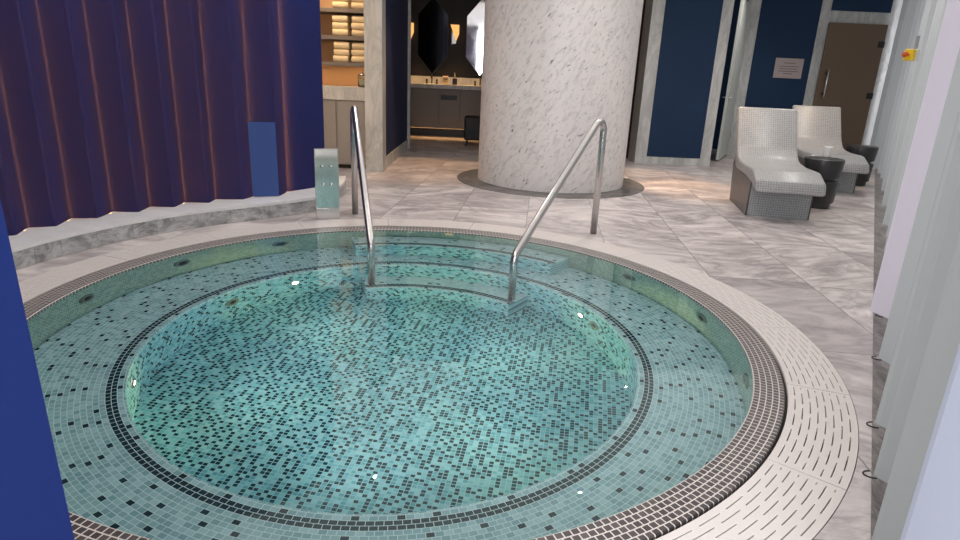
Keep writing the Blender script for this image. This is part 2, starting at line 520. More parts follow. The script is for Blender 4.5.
# white door leaf standing open beside the pier
d = empty('open_door', (4.80, 8.34, 0))
tag(d, 'narrow white door standing open beside the marble pier', 'door')
ang = atan2(7.25 - 8.34, 4.25 - 4.80)
ln = hypot(7.25 - 8.34, 4.25 - 4.80)
d.rotation_euler = (0, 0, ang)
box('door_leaf', 0.02, ln, -.022, .022, .02, 2.5, M['white'], d, .004)
bm = bmesh.new()
for s in (-1, 1):
    tube(bm, [(ln - .07, s * .022, 1.02), (ln - .07, s * .065, 1.02), (ln - .19, s * .065, 1.02)], .010, 10)
    bm_box(bm, ln - .095, ln - .045, s * .022 - .004, s * .022 + .004, .96, 1.10)
obj('door_handle', bm, M['chrome'], d)
for z in (.3, 1.2, 2.1):
    box('hinge', -.0, .03, .018, .032, z, z + .1, M['steel'], d)

# bronze glass door
gd = empty('glass_door', (6.69, 8.34, 0))
tag(gd, 'bronze frosted glass door with a vertical bar handle', 'door')
box('door_pane', -.50, .50, -.012, .012, .01, 2.30, M['glassdoor'], gd, .002)
bm = bmesh.new()
tube(bm, [(-.375, -.06, 1.06), (-.375, -.06, 1.55)], .016, 12)
obj('bar_handle', bm, M['chrome'], gd, True)
for z in (1.13, 1.47):
    bm = bmesh.new(); tube(bm, [(-.375, -.06, z), (-.375, -.008, z)], .02, 10)
    obj('handle_mount', bm, M['black'], gd)
for z in (1.93, 1.08):
    box('hinge', .40, .505, -.024, -.008, z, z + .10, M['black'], gd, .003)

# plaque
pq = empty('wall_plaque', (5.645, 8.356, 1.53))
tag(pq, 'brushed metal plaque on the navy panel above the loungers', 'plaque')
box('plate', -.245, .245, -.012, 0, -.165, .165, M['plaque'], pq, .004)
for z, hw in ((.085, .10), (.03, .17), (-.01, .15), (-.05, .17), (-.09, .08)):
    box('engraved_line', -hw, hw, -.0135, -.011, z - .006, z + .006, M['plaquetext'], pq)

# ------------------------------------------------------------------ column
cl = empty('stone_column', (1.23, 4.50, 0))
tag(cl, 'massive round column clad in pale flecked stone', 'column')
bm = bmesh.new(); lathe(bm, [(.876, .008), (.876, CEIL)], 128)
sh = obj('shaft', bm, M['column'], cl, True)
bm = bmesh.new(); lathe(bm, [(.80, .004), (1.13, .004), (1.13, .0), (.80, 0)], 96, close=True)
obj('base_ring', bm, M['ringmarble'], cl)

# ------------------------------------------------------------------ pool
pool = empty('spa_pool', (0, 0, 0))
tag(pool, 'round sunken spa pool lined with turquoise mosaic', 'pool')
bm = bmesh.new(); lathe(bm, [(RI, -.03), (RI, -.003), (RI + .003, 0), (RO - .004, 0), (RO, -.004), (RO, -.05)], SEG)
sharp(obj('rim', bm, M['rim'], pool))
bm = bmesh.new(); lathe(bm, [(RI, -.03), (RI + .001, ZB)], SEG)
obj('basin_wall', bm, M['basinwall'], pool, True)
bm = bmesh.new(); lathe(bm, [(RI + .002, ZB), (RL, ZB), (RL, ZB - .0245)], SEG)
sharp(obj('bench', bm, M['bench'], pool))
bm = bmesh.new(); lathe(bm, [(RL, ZB - .0245), (RL, ZF)], SEG)
obj('pit_wall', bm, M['pitwall'], pool, True)
bm = bmesh.new()
bmesh.ops.create_circle(bm, cap_ends=True, segments=SEG, radius=RL + .002)
for v in bm.verts: v.co.z = ZF
obj('pit_floor', bm, M['pitfloor'], pool)
bm = bmesh.new(); lathe(bm, [(RO - .002, -.045), (2.115, -.045)], SEG)
obj('overflow_channel', bm, M['channel'], pool)

def arc_step(name, r0, r1, a0, a1, z0, z1):
    bm = bmesh.new()
    lathe(bm, [(r0, z0), (r0, z1), (r1, z1), (r1, z0)], 48, a0=radians(a0), a1=radians(a1), close=True)
    o = obj(name, bm, None, pool, mats=[M['step'], M['stepriser']])
    for p in o.data.polygons:
        p.material_index = 0 if abs(p.normal.z) > .7 else 1
    return o
arc_step('upper_step', 1.49, RI - .001, 51.3, 109.6, ZB + .001, -.19)
arc_step('lower_step', 1.037, RL - .001, 52.3, 109.4, ZF + .001, -.67)

def jet(r, a, z, rad=.06):
    a = radians(a)
    o = empty('water_jet', (r * cos(a), r * sin(a), z)); o.rotation_euler = (0, radians(-90), 0)
    o.rotation_euler = (Matrix.Rotation(a, 4, 'Z') @ Matrix.Rotation(radians(-90), 4, 'Y')).to_euler()
    o.parent = pool
    bm = bmesh.new(); lathe(bm, [(rad, 0), (rad, .006), (rad * .82, .012), (rad * .6, .010), (rad * .55, .002)], 24)
    obj('jet_ring', bm, M['jetgrey'], o, True)
    bm = bmesh.new(); lathe(bm, [(0.001, .001), (rad * .58, .001)], 20); lathe(bm, [(0.001, .014), (rad * .3, .010), (rad * .34, .002)], 16)
    obj('nozzle', bm, M['black'], o)
for a in (175, 151.5, 127.5, 34, 9.5, -15, -38, 200, 225):
    jet(RI - .001, a, -.20)
for a in (24, 152):
    jet(RL - .001, a, -.62, .05)

# lamps set in the pit wall
lamp_angles = (131, 30.5, -161, -41, -97)
for a in lamp_angles:
    ar = radians(a)
    o = empty('pool_light', ((RL - .001) * cos(ar), (RL - .001) * sin(ar), -.60))
    o.rotation_euler = (Matrix.Rotation(ar, 4, 'Z') @ Matrix.Rotation(radians(-90), 4, 'Y')).to_euler()
    o.parent = pool
    bm = bmesh.new(); lathe(bm, [(.034, 0), (.034, .008), (.026, .010), (.024, .004)], 24)
    obj('lamp_bezel', bm, M['steel'], o, True)
    bm = bmesh.new(); lathe(bm, [(0.001, .009), (.012, .0085), (.0245, .005)], 20)
    obj('lamp_lens', bm, M['lens'], o, True)
    for en, co, dg, bl in ((290, (1.0, .84, .32), 22, 1.0), (29, (1.0, .98, .95), 130, 1.0)):
        ld = bpy.data.lights.new('pool_lamp_beam', 'SPOT')
        ld.energy = en; ld.color = co; ld.spot_size = radians(dg); ld.spot_blend = bl; ld.shadow_soft_size = .03
        lo = link(bpy.data.objects.new('pool_lamp_beam', ld))
        lo.location = ((RL - .03) * cos(ar), (RL - .03) * sin(ar), -.60)
        lo.rotation_euler = Vector((-cos(ar), -sin(ar), -.005 if dg < 90 else .42)).to_track_quat('-Z', 'Y').to_euler()

# water
bm = bmesh.new()
bmesh.ops.create_circle(bm, cap_ends=True, segments=SEG, radius=RI - .0005)
w = obj('pool_water', bm, M['water'])
w.location.z = ZW
tag(w, 'clear still water filling the round spa pool', 'water', kind='stuff')

# slotted overflow grate in lift-out segments
gr = empty('overflow_grate', (0, 0, 0))
tag(gr, 'white slotted overflow grate ringing the pool', 'grate')
rows = 8
sw = .004
band = (RG1 - RG0 - rows * sw) / (rows + 1)
radii = [RG0]
for i in range(rows):
    radii += [radii[-1] + band, radii[-1] + band + sw]
radii.append(RG1)
NSEG = 18
PER = 5
SUB = 8
def grate_segment(k):
    bm = bmesh.new()
    nc = PER * SUB
    gap = .0012
    a0 = 2 * pi * k / NSEG + gap; a1 = 2 * pi * (k + 1) / NSEG - gap
    vv = {}
    for i, r in enumerate(radii):
        for j in range(nc + 1):
            a = a0 + (a1 - a0) * j / nc
            vv[i, j] = bm.verts.new((r * cos(a), r * sin(a), 0))
    for i in range(len(radii) - 1):
        slot = i % 2 == 1
        sh = (i // 2 % 2) * (SUB // 2)
        for j in range(nc):
            if slot:
                q = (j + sh) % SUB
                if q not in (0, 1) and 0 < j < nc - 1: continue
            bm.faces.new([vv[i, j], vv[i + 1, j], vv[i + 1, j + 1], vv[i, j + 1]])
    r = bmesh.ops.extrude_face_region(bm, geom=list(bm.faces))
    for v in [g for g in r['geom'] if isinstance(g, bmesh.types.BMVert)]: v.co.z = -.018
    bmesh.ops.delete(bm, geom=[v for v in bm.verts if not v.link_faces], context='VERTS')
    for v in bm.verts: v.co.z += .001
    return obj('grate_segment', bm, M['grate'], gr)
for k in range(NSEG): grate_segment(k)

# ------------------------------------------------------------------ handrails
def handrail(a, label, rbase, rlow):
    a = radians(a)
    e = Vector((cos(a), sin(a), 0))
    P = lambda s, z: e * s + Vector((0, 0, z))
    pts = fillet([P(rbase, .002), P(rbase, .985), P(rlow, .055), P(rlow, -.665)], [.085, .11], 10)
    bm = bmesh.new()
    tube(bm, pts, .0265, 20)
    o = obj('handrail', bm, M['steel'], None, True)
    tag(o, label, 'handrail', 'pool handrails')
    return o
handrail(54.6, 'bent steel handrail in front of the stone column', 2.32, 1.13)
handrail(106.9, 'bent steel handrail beside the mirrored shower plate', 2.31, 1.125)

# ------------------------------------------------------------------ shower / control plate
ax = Vector((-.937, 1.945, 0)); bx = Vector((-.755, 2.0, 0))
mid = (ax + bx) / 2
rz = atan2(bx.y - ax.y, bx.x - ax.x)
cp = empty('control_pillar', (mid.x, mid.y, 0.0), rz)
tag(cp, 'mirror-faced steel control pillar with four push buttons by the pool', 'control panel')
hw = .095
HB = .578
box('foot', -hw, hw, -.0, .07, .001, .095, M['steel'], cp, .003)
bm = bmesh.new(); bm_box(bm, -hw, hw, .0, .07, .096, HB, .003); obj('casing', bm, M['steel'], cp)
bm = bmesh.new(); bm_box(bm, -hw + .008, hw - .008, -.004, .0, .102, HB - .012, .001); obj('mirror_face', bm, M['mirrorsteel'], cp)
for x, z in ((-.035, .435), (.035, .435), (-.03, .29), (.035, .29)):
    bm = bmesh.new()
    lathe(bm, [(0.001, .012), (.012, .012), (.015, .009), (.0155, 0)], 20)
    for v in bm.verts:
        v.co = Vector((v.co.x + x, -.004 - v.co.z, v.co.y + z))
    obj('push_button', bm, M['chrome'], cp, True)

# ------------------------------------------------------------------ marble plinth under the blue curtain
pl = empty('curtain_plinth', (0, 0, 0))
tag(pl, 'low curved marble plinth beneath the blue pleated curtain', 'plinth')
def rfront(a):
    tab = [(106.6, 3.55), (107.2, 3.2), (109.3, 2.88), (111.5, 2.64), (114.5, 2.455), (118, 2.375), (124, 2.315), (131, 2.285), (140, 2.285), (300, 2.29)]
    if a <= tab[0][0]: return tab[0][1]
    for (p, q), (r, s) in zip(tab, tab[1:]):
        if a <= r: return q + (s - q) * (a - p) / (r - p)
    return 2.29
angs = [106.6 + .4 * i for i in range(0, 22)] + [115.4 + 1.5 * i for i in range(0, 105)]
angs = [a for a in angs if a <= 271]
def ring_strip(name, dz0, dz1, dr_in, m, rb=3.55, angs=angs):
    bm = bmesh.new()
    cols = []
    for a in angs:
        ar = radians(a); r0 = rfront(a) + dr_in; r1 = max(rb, r0 + .02)
        cols.append([bm.verts.new((r * cos(ar), r * sin(ar), z)) for r, z in ((r0, dz0), (r0, dz1), (r1, dz1), (r1, dz0))])
    for A, B in zip(cols, cols[1:]):
        for j in range(4):
            bm.faces.new([A[j], B[j], B[(j + 1) % 4], A[(j + 1) % 4]])
    bm.faces.new(cols[0]); bm.faces.new(cols[-1][::-1])
    return obj(name, bm, m, pl)
ring_strip('riser_core', .002, .107, .014, M['channel'])
cuts = [106.6, 108.2, 110.2, 113.0, 117.4, 124.5]
while cuts[-1] < 268: cuts.append(cuts[-1] + random.choice((6.2, 7.8, 4.4)))
for c0, c1 in zip(cuts, cuts[1:]):
    ks = [c0 + .03] + [a for a in angs if c0 + .2 < a < c1 - .2] + [c1 - .03]
    bm = bmesh.new(); cols = []
    for a in ks:
        ar = radians(a)
        cols.append([bm.verts.new((r * cos(ar), r * sin(ar), z)) for r, z in ((rfront(a) + .004, .002), (rfront(a) + .004, .107), (rfront(a) + .0135, .107), (rfront(a) + .0135, .002))])
    for A, B in zip(cols, cols[1:]):
        for q in range(4): bm.faces.new([A[q], B[q], B[(q + 1) % 4], A[(q + 1) % 4]])
    bm.faces.new(cols[0]); bm.faces.new(cols[-1][::-1])
    obj('riser_slab', bm, M['gmarble'], pl)
ring_strip('cap', .108, .130, 0, M['cap'])

# ------------------------------------------------------------------ curtains
def pleated(name, nodes, z0, z1, m, parent=None, zsub=6, edge=.012, sag=0.0):
    """one cloth hanging in sharp pleats through the given (x,y) nodes; folds slightly rounded"""
    pts = []
    P = [Vector((x, y, 0)) for x, y in nodes]
    for i, p in enumerate(P):
        if i in (0, len(P) - 1):
            pts.append(p); continue
        a = (P[i - 1] - p).normalized(); b = (P[i + 1] - p).normalized()
        pts += [p + a * edge, p + (a + b) * edge * .3, p + b * edge]
    bm = bmesh.new()
    cols = []
    for i, p in enumerate(pts):
        cols.append([bm.verts.new((p.x, p.y, z0 + (z1 - z0) * k / zsub)) for k in range(zsub + 1)])
    for A, B in zip(cols, cols[1:]):
        for k in range(zsub): bm.faces.new([A[k], B[k], B[k + 1], A[k + 1]])
    return obj(name, bm, m, parent, False)

def pol(a, r): return (r * cos(radians(a)), r * sin(radians(a)))
bn = [pol(111.0, 2.967), pol(118.7, 2.73), pol(120.8, 2.568), pol(125.3, 2.615), pol(128.0, 2.52), pol(132.2, 2.62), pol(134.2, 2.51), pol(137.4, 2.625), pol(140.4, 2.50), pol(143.2, 2.625), pol(146.4, 2.505),
      pol(149.1, 2.635), pol(152.8, 2.52), pol(155.3, 2.645), pol(159.4, 2.52), pol(161.8, 2.63)]
a = 165.4
while a < 268:
    bn += [pol(a, 2.52), pol(a + 2.5, 2.64)]
    a += 6.3
bn.append(pol(270.78, 2.50))
bc = empty('blue_curtain', (0, 0, .13))
tag(bc, 'deep blue pleated curtain curving round the left of the pool', 'curtain')
o = pleated('pleated_cloth', bn, .002, CEIL - .14, M['bluecurt'], bc)
for v_ in o.data.vertices:
    if v_.co.y < -2.42 and v_.co.x > -.02: v_.co.x -= .022 * (v_.co.z - .35)
# warm light strips standing in the grooves behind the cloth
for a_, r_ in ((118.7, 2.757), (125.3, 2.645), (132.2, 2.65), (137.4, 2.655), (143.2, 2.655), (149.1, 2.665), (155.3, 2.675), (161.8, 2.66), (167.9, 2.67)):
    x, y = pol(a_, r_)
    bm = bmesh.new(); tube(bm, [(x, y, .005), (x, y, CEIL - .15)], .004, 8)
    obj('light_strip', bm, M['strip'], bc)
# pale blue glow low on one pleat, painted as a thin panel
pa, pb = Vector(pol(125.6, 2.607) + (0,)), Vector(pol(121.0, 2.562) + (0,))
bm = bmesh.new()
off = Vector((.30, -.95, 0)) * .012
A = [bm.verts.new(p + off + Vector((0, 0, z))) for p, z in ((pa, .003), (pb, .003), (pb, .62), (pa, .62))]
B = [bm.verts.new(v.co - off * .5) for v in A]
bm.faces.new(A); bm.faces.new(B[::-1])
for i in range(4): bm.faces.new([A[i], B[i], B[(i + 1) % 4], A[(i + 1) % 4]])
tag(obj('glow_patch', bm, M['blueglow'], bc), 'pale blue glow painted low on one pleat')

# white pleated curtain along the right-hand windows : nodes along the line x = 2.56 + .6 y
U = Vector((.514, .858, 0)); V = Vector((.858, -.514, 0))
tips = [(-1.98, .0), (-1.62, .0), (-1.29, .0), (-.965, .0), (-.36, .0), (.25, -.055), (.72, .0), (1.22, .02), (1.70, .0), (2.18, .02), (2.70, .0), (3.2, .03), (3.72, .0), (4.25, .02), (4.8, .0), (5.4, .02), (6.0, .0), (6.6, .02), (7.2, .0), (7.8, .02), (8.3, .0)]
wn = []
for i, (y, dv) in enumerate(tips):
    p = Vector((2.535 + .625 * y if y < 1.5 else (2.575 + .6 * y if y < 6 else 6.175 + .5 * (y - 6)), y, 0))
    if i == 0:
        q = p - U * .30 + V * .17
        wn.append((q.x, q.y))
    p = p + V * dv
    wn.append((p.x, p.y))
    if i < len(tips) - 1:
        y2 = tips[i + 1][0]
        x2 = 2.535 + .625 * y2 if y2 < 1.5 else (2.575 + .6 * y2 if y2 < 6 else 6.175 + .5 * (y2 - 6))
        q = Vector((p.x + (x2 - p.x) * .72, p.y + (y2 - p.y) * .72, 0)) + V * (.15 + .02 * (i % 3))
        wn.append((q.x, q.y))
wc = empty('white_curtain', (0, 0, .02))
tag(wc, 'pale translucent pleated curtain along the bright right side', 'curtain')
wcl = pleated('pleated_cloth', wn, 0, CEIL - .03, M['whitecurt'], wc, edge=.02)
wcl.data.materials.append(M['lilaclit']); wcl.data.materials.append(M['palelit'])
for p_ in wcl.data.polygons:
    if -.32 < p_.center.y < .29: p_.material_index = 1
    elif p_.center.y < -1.97: p_.material_index = 2
tag(wcl, 'grey white pleated cloth with one pleat tinted lilac as if lit')

for y_ in (.235, -.345, -.955, -1.27):
    x_ = 2.535 + .625 * y_ - .01
    bm = bmesh.new(); tube(bm, [(x_ + .012 - .03 * sin(pi * k / 10), y_ - .012 + .02 * cos(pi * k / 10), -.009) for k in range(11)], .003, 8)
    tag(obj('hem_loop', bm, M['black'], wc), 'dark hem loop')

# grey marble border strip on the floor below the white curtain
bm = bmesh.new()
P0 = Vector((2.51 - .6 * 3.0, -3.0, 0)); P1 = Vector((2.51 + .6 * 8.3, 8.3, 0))
q = [P0, P0 + V * .34, P1 + V * .34, P1]
vs = [bm.verts.new((p.x, p.y, .004)) for p in q]; vb = [bm.verts.new((p.x, p.y, .0005)) for p in q]
bm.faces.new(vs); bm.faces.new(vb[::-1])
for i in range(4): bm.faces.new([vs[i], vb[i], vb[(i + 1) % 4], vs[(i + 1) % 4]])
tag(obj('trim_1', bm, M['stripmarble']), kind='structure')

# emergency stop box at the curtain
sx, sy, sz = 3.42, 1.66, 1.462
es = empty('stop_button_box', (sx, sy, sz), radians(30))
es.scale = (1.1, 1.1, 1.1)
tag(es, 'small yellow switch box with orange push knob on the pale curtain', 'switch')
box('housing', -.030, .012, -.028, .028, -.035, .035, M['yellow'], es, .006)
box('back_plate', .013, .048, -.03, .03, -.037, .037, M['whiteplastic'], es, .004)
bm = bmesh.new(); lathe(bm, [(.001, .05), (.014, .048), (.018, .040), (.016, .030), (.010, .026), (.010, 0)], 20)
for v in bm.verts: v.co = Vector((-.030 - v.co.z, v.co.x, v.co.y))
obj('push_knob', bm, M['orange'], es, True)
box('bracket', .035, .047, -.008, .008, .038, .12, M['greyplastic'], es)

# ------------------------------------------------------------------ loungers
def lounger(name, F, phi, label):
    t = empty(name, (F[0], F[1], 0), -phi)
    tag(t, label, 'lounger', 'mosaic loungers')
    top = fillet([(0, -.27, .325), (0, -.24, .385), (0, -.02, .462), (0, .40, .455), (0, .70, .475), (0, .84, .585), (0, 1.10, .965)], [.04, .22, .4, .25, .25], 8)
    bot = fillet([(0, 1.17, .95), (0, .92, .52), (0, .78, .36), (0, .30, .36), (0, -.02, .34), (0, -.25, .275)], [.2, .2, .3, .2], 8)
    prof = [(p.y, p.z) for p in top] + [(1.115, .985), (1.145, .985)] + [(p.y, p.z) for p in bot] + [(-.275, .285)]
    W = .305
    def shell(prof, W, m, nm, bev, x0=0):
        bm = bmesh.new()
        uvl = bm.loops.layers.uv.new('UVMap')
        rows = []
        xs = [-W, -W + bev * .3, -W + bev, W - bev, W - bev * .3, W]
        ins = [bev, bev * .3, 0, 0, bev * .3, bev]
        cy = sum(p[0] for p in prof) / len(prof)
        n = len(prof)
        nor = []
        for i in range(n):
            p, q = prof[i - 1], prof[(i + 1) % n]
            d = Vector((q[0] - p[0], q[1] - p[1])).normalized()
            nor.append(Vector((d.y, -d.x)))
        area = sum(prof[i][0] * prof[(i + 1) % n][1] - prof[(i + 1) % n][0] * prof[i][1] for i in range(n))
        sg = -1 if area > 0 else 1
        for x, ii in zip(xs, ins):
            rows.append([bm.verts.new((x + x0, prof[i][0] + sg * nor[i].x * ii, prof[i][1] + sg * nor[i].y * ii)) for i in range(n)])
        arc = [0]
        for i in range(n): arc.append(arc[-1] + hypot(prof[(i + 1) % n][0] - prof[i][0], prof[(i + 1) % n][1] - prof[i][1]))
        for k in range(len(xs) - 1):
            for i in range(n):
                j = (i + 1) % n
                f = bm.faces.new([rows[k][i], rows[k][j], rows[k + 1][j], rows[k + 1][i]])
                for lp, (u, v) in zip(f.loops, ((xs[k], arc[i]), (xs[k], arc[i + 1]), (xs[k + 1], arc[i + 1]), (xs[k + 1], arc[i]))): lp[uvl].uv = (u, v)
        for r in (rows[0], rows[-1]):
            f = bm.faces.new(r)
            for lp in f.loops: lp[uvl].uv = (lp.vert.co.y, lp.vert.co.z)
        return sharp(obj(nm, bm, m, t), 50)
    shell(prof, W, M['lounger'], 'shell', .025)
    base = [(0, .001), (0, .345), (.35, .355), (.80, .36), (.88, .42), (1.00, .40), (.86, .001)]
    b = shell(base, .272, M['loungerbase'], 'plinth_base', .004)
    # dark stone cheeks on the sides of the base
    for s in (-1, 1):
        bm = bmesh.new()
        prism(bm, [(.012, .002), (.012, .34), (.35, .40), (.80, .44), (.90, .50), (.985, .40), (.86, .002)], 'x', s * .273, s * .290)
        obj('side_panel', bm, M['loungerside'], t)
    return t
lounger('mosaic_lounger', (3.275, 2.85), .19, 'grey mosaic tiled lounger nearest the pool, in front of its twin')
lounger('mosaic_lounger', (4.70, 4.60), .19, 'grey mosaic tiled lounger in front of the bronze glass door')

# ------------------------------------------------------------------ black side stools
def stool_table(loc, rz, label):
    t = empty('side_table', (loc[0], loc[1], 0), rz)
    t.scale = (1.0, 1.0, 1.1)
    tag(t, label, 'side table', 'black side tables')
    bm = bmesh.new(); lathe(bm, [(.001, .47), (.178, .47), (.190, .464), (.193, .455), (.180, .31), (.172, .296), (.001, .296)], 48)
    sharp(obj('table_top', bm, M['blackwood'], t))
    bm = bmesh.new(); lathe(bm, [(.001, .2965), (.140, .2965), (.140, .268), (.001, .268)], 40)
    sharp(obj('waist', bm, M['blackwood'], t))
    bm = bmesh.new(); lathe(bm, [(.001, .269), (.168, .269), (.178, .262), (.178, .25), (.166, .062), (.160, .055), (.001, .055)], 48)
    sharp(obj('body', bm, M['blackwood'], t))
    bm = bmesh.new(); lathe(bm, [(.001, .056), (.142, .056), (.138, .001), (.001, .001)], 40)
    sharp(obj('foot', bm, M['blackwood'], t))
    return t
stool_table((4.00, 3.56), 0, 'black drum side table between the loungers, holding a white cup')
stool_table((5.42, 5.33), 0, 'black drum side table against the pale curtain, behind the far lounger')

# white cup lying open on the first table
cup = bmesh.new()
lathe(cup, [(.001, .004), (.030, .004), (.034, .012), (.040, .105), (.042, .112), (.039, .112), (.037, .105), (.031, .016), (.001, .010)], 32)
c = obj('cup', cup, M['cupwhite'], None, True)
c.location = (4.05, 3.62, .518)
tag(c, 'white cup standing on the black side table between loungers', 'cup')

# ------------------------------------------------------------------ left back : pier, side wall, towel niche
tag(box('wall_niche_pier', -1.035, -.825, 4.60, 4.86, 0, CEIL, M['wmarble']), kind='structure')
tag(box('wall_side', -1.0, -.84, 4.86, 7.10, 0, CEIL, M['navy']), kind='structure')
tag(box('baseboard_side', -.839, -.822, 4.862, 7.10, 0, .15, M['wmarble']), kind='structure')
tag(box('trim_2', -.99, -.800, 7.10, 7.16, 0, CEIL, M['wmarble']), kind='structure')
tag(box('wall_niche_back', -3.4, -1.0, 5.35, 5.45, 0, CEIL, M['warmwall']), kind='structure')
tag(box('wall_niche_left', -2.45, -2.35, 4.70, 5.35, 0, CEIL, M['warmwall']), kind='structure')

cb = empty('towel_counter', (-1.68, 4.7, 0))
tag(cb, 'taupe cabinet with a thick marble counter under the towel shelves', 'cabinet')
box('cabinet_body', -.62, .635, .03, .62, .05, .83, M['cabinet'], cb)
box('toe_kick', -.6, .62, .08, .6, .001, .05, M['black'], cb)
for x in (-.40, .05, .50):
    box('cabinet_door', x - .215, x + .215 if x < .4 else .632, .008, .029, .06, .82, M['cabinet'], cb, .003)
box('counter_slab', -.64, .642, 0, .64, .832, .985, M['wmarble'], cb, .004)

shelf_z = (1.27, 1.575, 1.885)
shelf_lab = ['grey shelf just above the marble counter, holding towels', 'grey shelf in the middle of the towel niche', 'topmost grey shelf of the towel niche in view']
for z, lb in zip(shelf_z, shelf_lab):
    o = box('towel_shelf', -2.34, -1.037, 4.96, 5.348, z - .045, z, M['shelfwood'], None, .003)
    tag(o, lb, 'shelf', 'towel niche shelves')

def towel_mesh():
    """a folded towel : a rounded slab with a folded front edge"""
    bm = bmesh.new()
    h = .078; d = .30; wd = .185
    prof = []
    for k in range(9):
        a = -pi / 2 + pi * k / 8
        prof.append((-.5 * d + .035 - .035 * cos(a), h / 2 + h / 2 * sin(a)))
    prof = [(x, z) for x, z in prof]
    back = [(.5 * d, h), (.5 * d, 0)]
    poly = prof[::1] + back
    xs = [-wd / 2, -wd / 2 + .012, -wd / 4, 0, wd / 4, wd / 2 - .012, wd / 2]
    sc = [.86, .98, 1, 1.0, 1, .98, .86]
    rows = []
    for x, s in zip(xs, sc):
        wob = .002 * sin(x * 60)
        rows.append([bm.verts.new((x, y * (.985 if s < .9 else 1), h / 2 + (z - h / 2) * s + wob * (1 if z > h / 2 else 0))) for y, z in poly])
    n = len(poly)
    for A, B in zip(rows, rows[1:]):
        for i in range(n): bm.faces.new([A[i], B[i], B[(i + 1) % n], A[(i + 1) % n]])
    bm.faces.new(rows[0]); bm.faces.new(rows[-1][::-1])
    return bm
tw = obj('folded_towel', towel_mesh(), M['towel'], None, True)
sharp(tw, 60)
first = True
pos = ['lowest', 'middle', 'topmost']
shn = ['the shelf above the counter', 'the middle towel shelf', 'the top towel shelf in view']
stk = ['left stack', 'right stack']
for si, z in enumerate(shelf_z):
    for xi, x in enumerate((-1.395, -1.165)):
        for k in range(3):
            if first: o = tw; first = False
            else: o = link(tw.copy())
            o.location = (x + random.uniform(-.008, .008), 5.12 + random.uniform(-.008, .008), z + .001 + k * .0785)
            o.rotation_euler = (0, 0, random.uniform(-.03, .03))
            tag(o, 'folded cream towel, %s of the %s on %s' % (pos[k], stk[xi], shn[si]), 'towel', 'folded towels in the niche')

# jar on the counter
j = empty('glass_jar', (-1.13, 4.93, .986))
tag(j, 'small glass jar on the marble counter below the towels', 'jar')
bm = bmesh.new(); lathe(bm, [(.001, .002), (.045, .002), (.05, .01), (.05, .13), (.046, .14), (.043, .14), (.046, .128), (.046, .012), (.001, .008)], 28)
obj('jar_body', bm, M['glass'], j, True)
bm = bmesh.new(); lathe(bm, [(.001, .185), (.010, .183), (.012, .17), (.006, .16), (.05, .152), (.051, .142), (.001, .142)], 28)
obj('lid', bm, M['steel'], j, True)

# ------------------------------------------------------------------ vanity room
va = empty('vanity_unit', (0, 9.3, 0))
tag(va, 'long grey vanity unit with a warm lit marble top', 'vanity')
box('carcass', -1.6, 1.6, .02, .58, .16, .90, M['vanity'], va)
for x0, x1 in ((-1.6, -1.06), (-1.05, -.51), (-.50, -.10), (-.09, .42), (.43, 1.0), (1.01, 1.6)):
    box('vanity_door', x0, x1, .0, .019, .17, .895, M['vanity'], va, .003)
box('slot_pull', -.47, -.16, -.006, .0, .70, .79, M['black'], va, .002)
box('marble_top', -1.62, 1.62, -.02, .60, .905, .985, M['wmarble'], va, .003)
box('backsplash', -1.62, 1.62, .57, .60, .986, 1.12, M['wmarble'], va, .002)
box('toe_recess', -1.6, 1.6, .12, .58, .002, .159, M['black'], va)
box('led_strip', -1.55, 1.55, .06, .08, .154, .159, M['led'], va)

def mirror(cx, label, m):
    t = empty('vanity_mirror', (cx, 9.90, 0))
    tag(t, label, 'mirror', 'pointed vanity mirrors')
    out = [(0, 1.155), (.30, 1.50), (.30, 2.28), (0, 2.62), (-.30, 2.28), (-.30, 1.50)]
    inn = [(x * .95, 1.89 + (z - 1.89) * .965) for x, z in out]
    bm = bmesh.new(); prism(bm, inn, 'y', -.03, -.022); obj('mirror_glass', bm, m, t)
    bm = bmesh.new()
    n = 6
    A = [bm.verts.new((x, -.034, z)) for x, z in out]; B = [bm.verts.new((x, -.034, z)) for x, z in inn]
    A2 = [bm.verts.new((x, -.001, z)) for x, z in out]; B2 = [bm.verts.new((x, -.02, z)) for x, z in inn]
    for i in range(n):
        k = (i + 1) % n
        bm.faces.new([A[i], A[k], B[k], B[i]]); bm.faces.new([A2[i], A2[k], A[k], A[i]]); bm.faces.new([B[i], B[k], B2[k], B2[i]]); bm.faces.new([A2[k], A2[i], B2[i], B2[k]])
    obj('mirror_frame', bm, M['black'], t)
mirror(-.70, 'dark pointed mirror above the vanity, left of the lit sconce', M['darkmirror'])
mirror(.25, 'pointed mirror reflecting blue, beside the stone column', M['mirror'])

def sconce(cx, label):
    t = empty('wall_sconce', (cx, 9.915, 1.95))
    tag(t, label, 'sconce', 'vanity wall sconces')
    bm = bmesh.new()
    prism(bm, [(-.085, .15), (.085, .15), (.085, -.02), (.03, -.15)], 'y', -.09, -.03)
    obj('shade', bm, M['sconce'], t)
    box('back_plate', -.05, .03, -.029, -.001, -.20, .12, M['steel'], t, .003)
    box('arm', -.06, -.035, -.075, -.029, -.22, .02, M['chrome'], t, .003)
sconce(-.27, 'lit amber wall sconce between the two pointed mirrors')
sconce(-1.16, 'amber sconce shape added for a reflected glow at the edge of the dark navy wall')  # added sconce shape, stands for a reflection of the other sconce

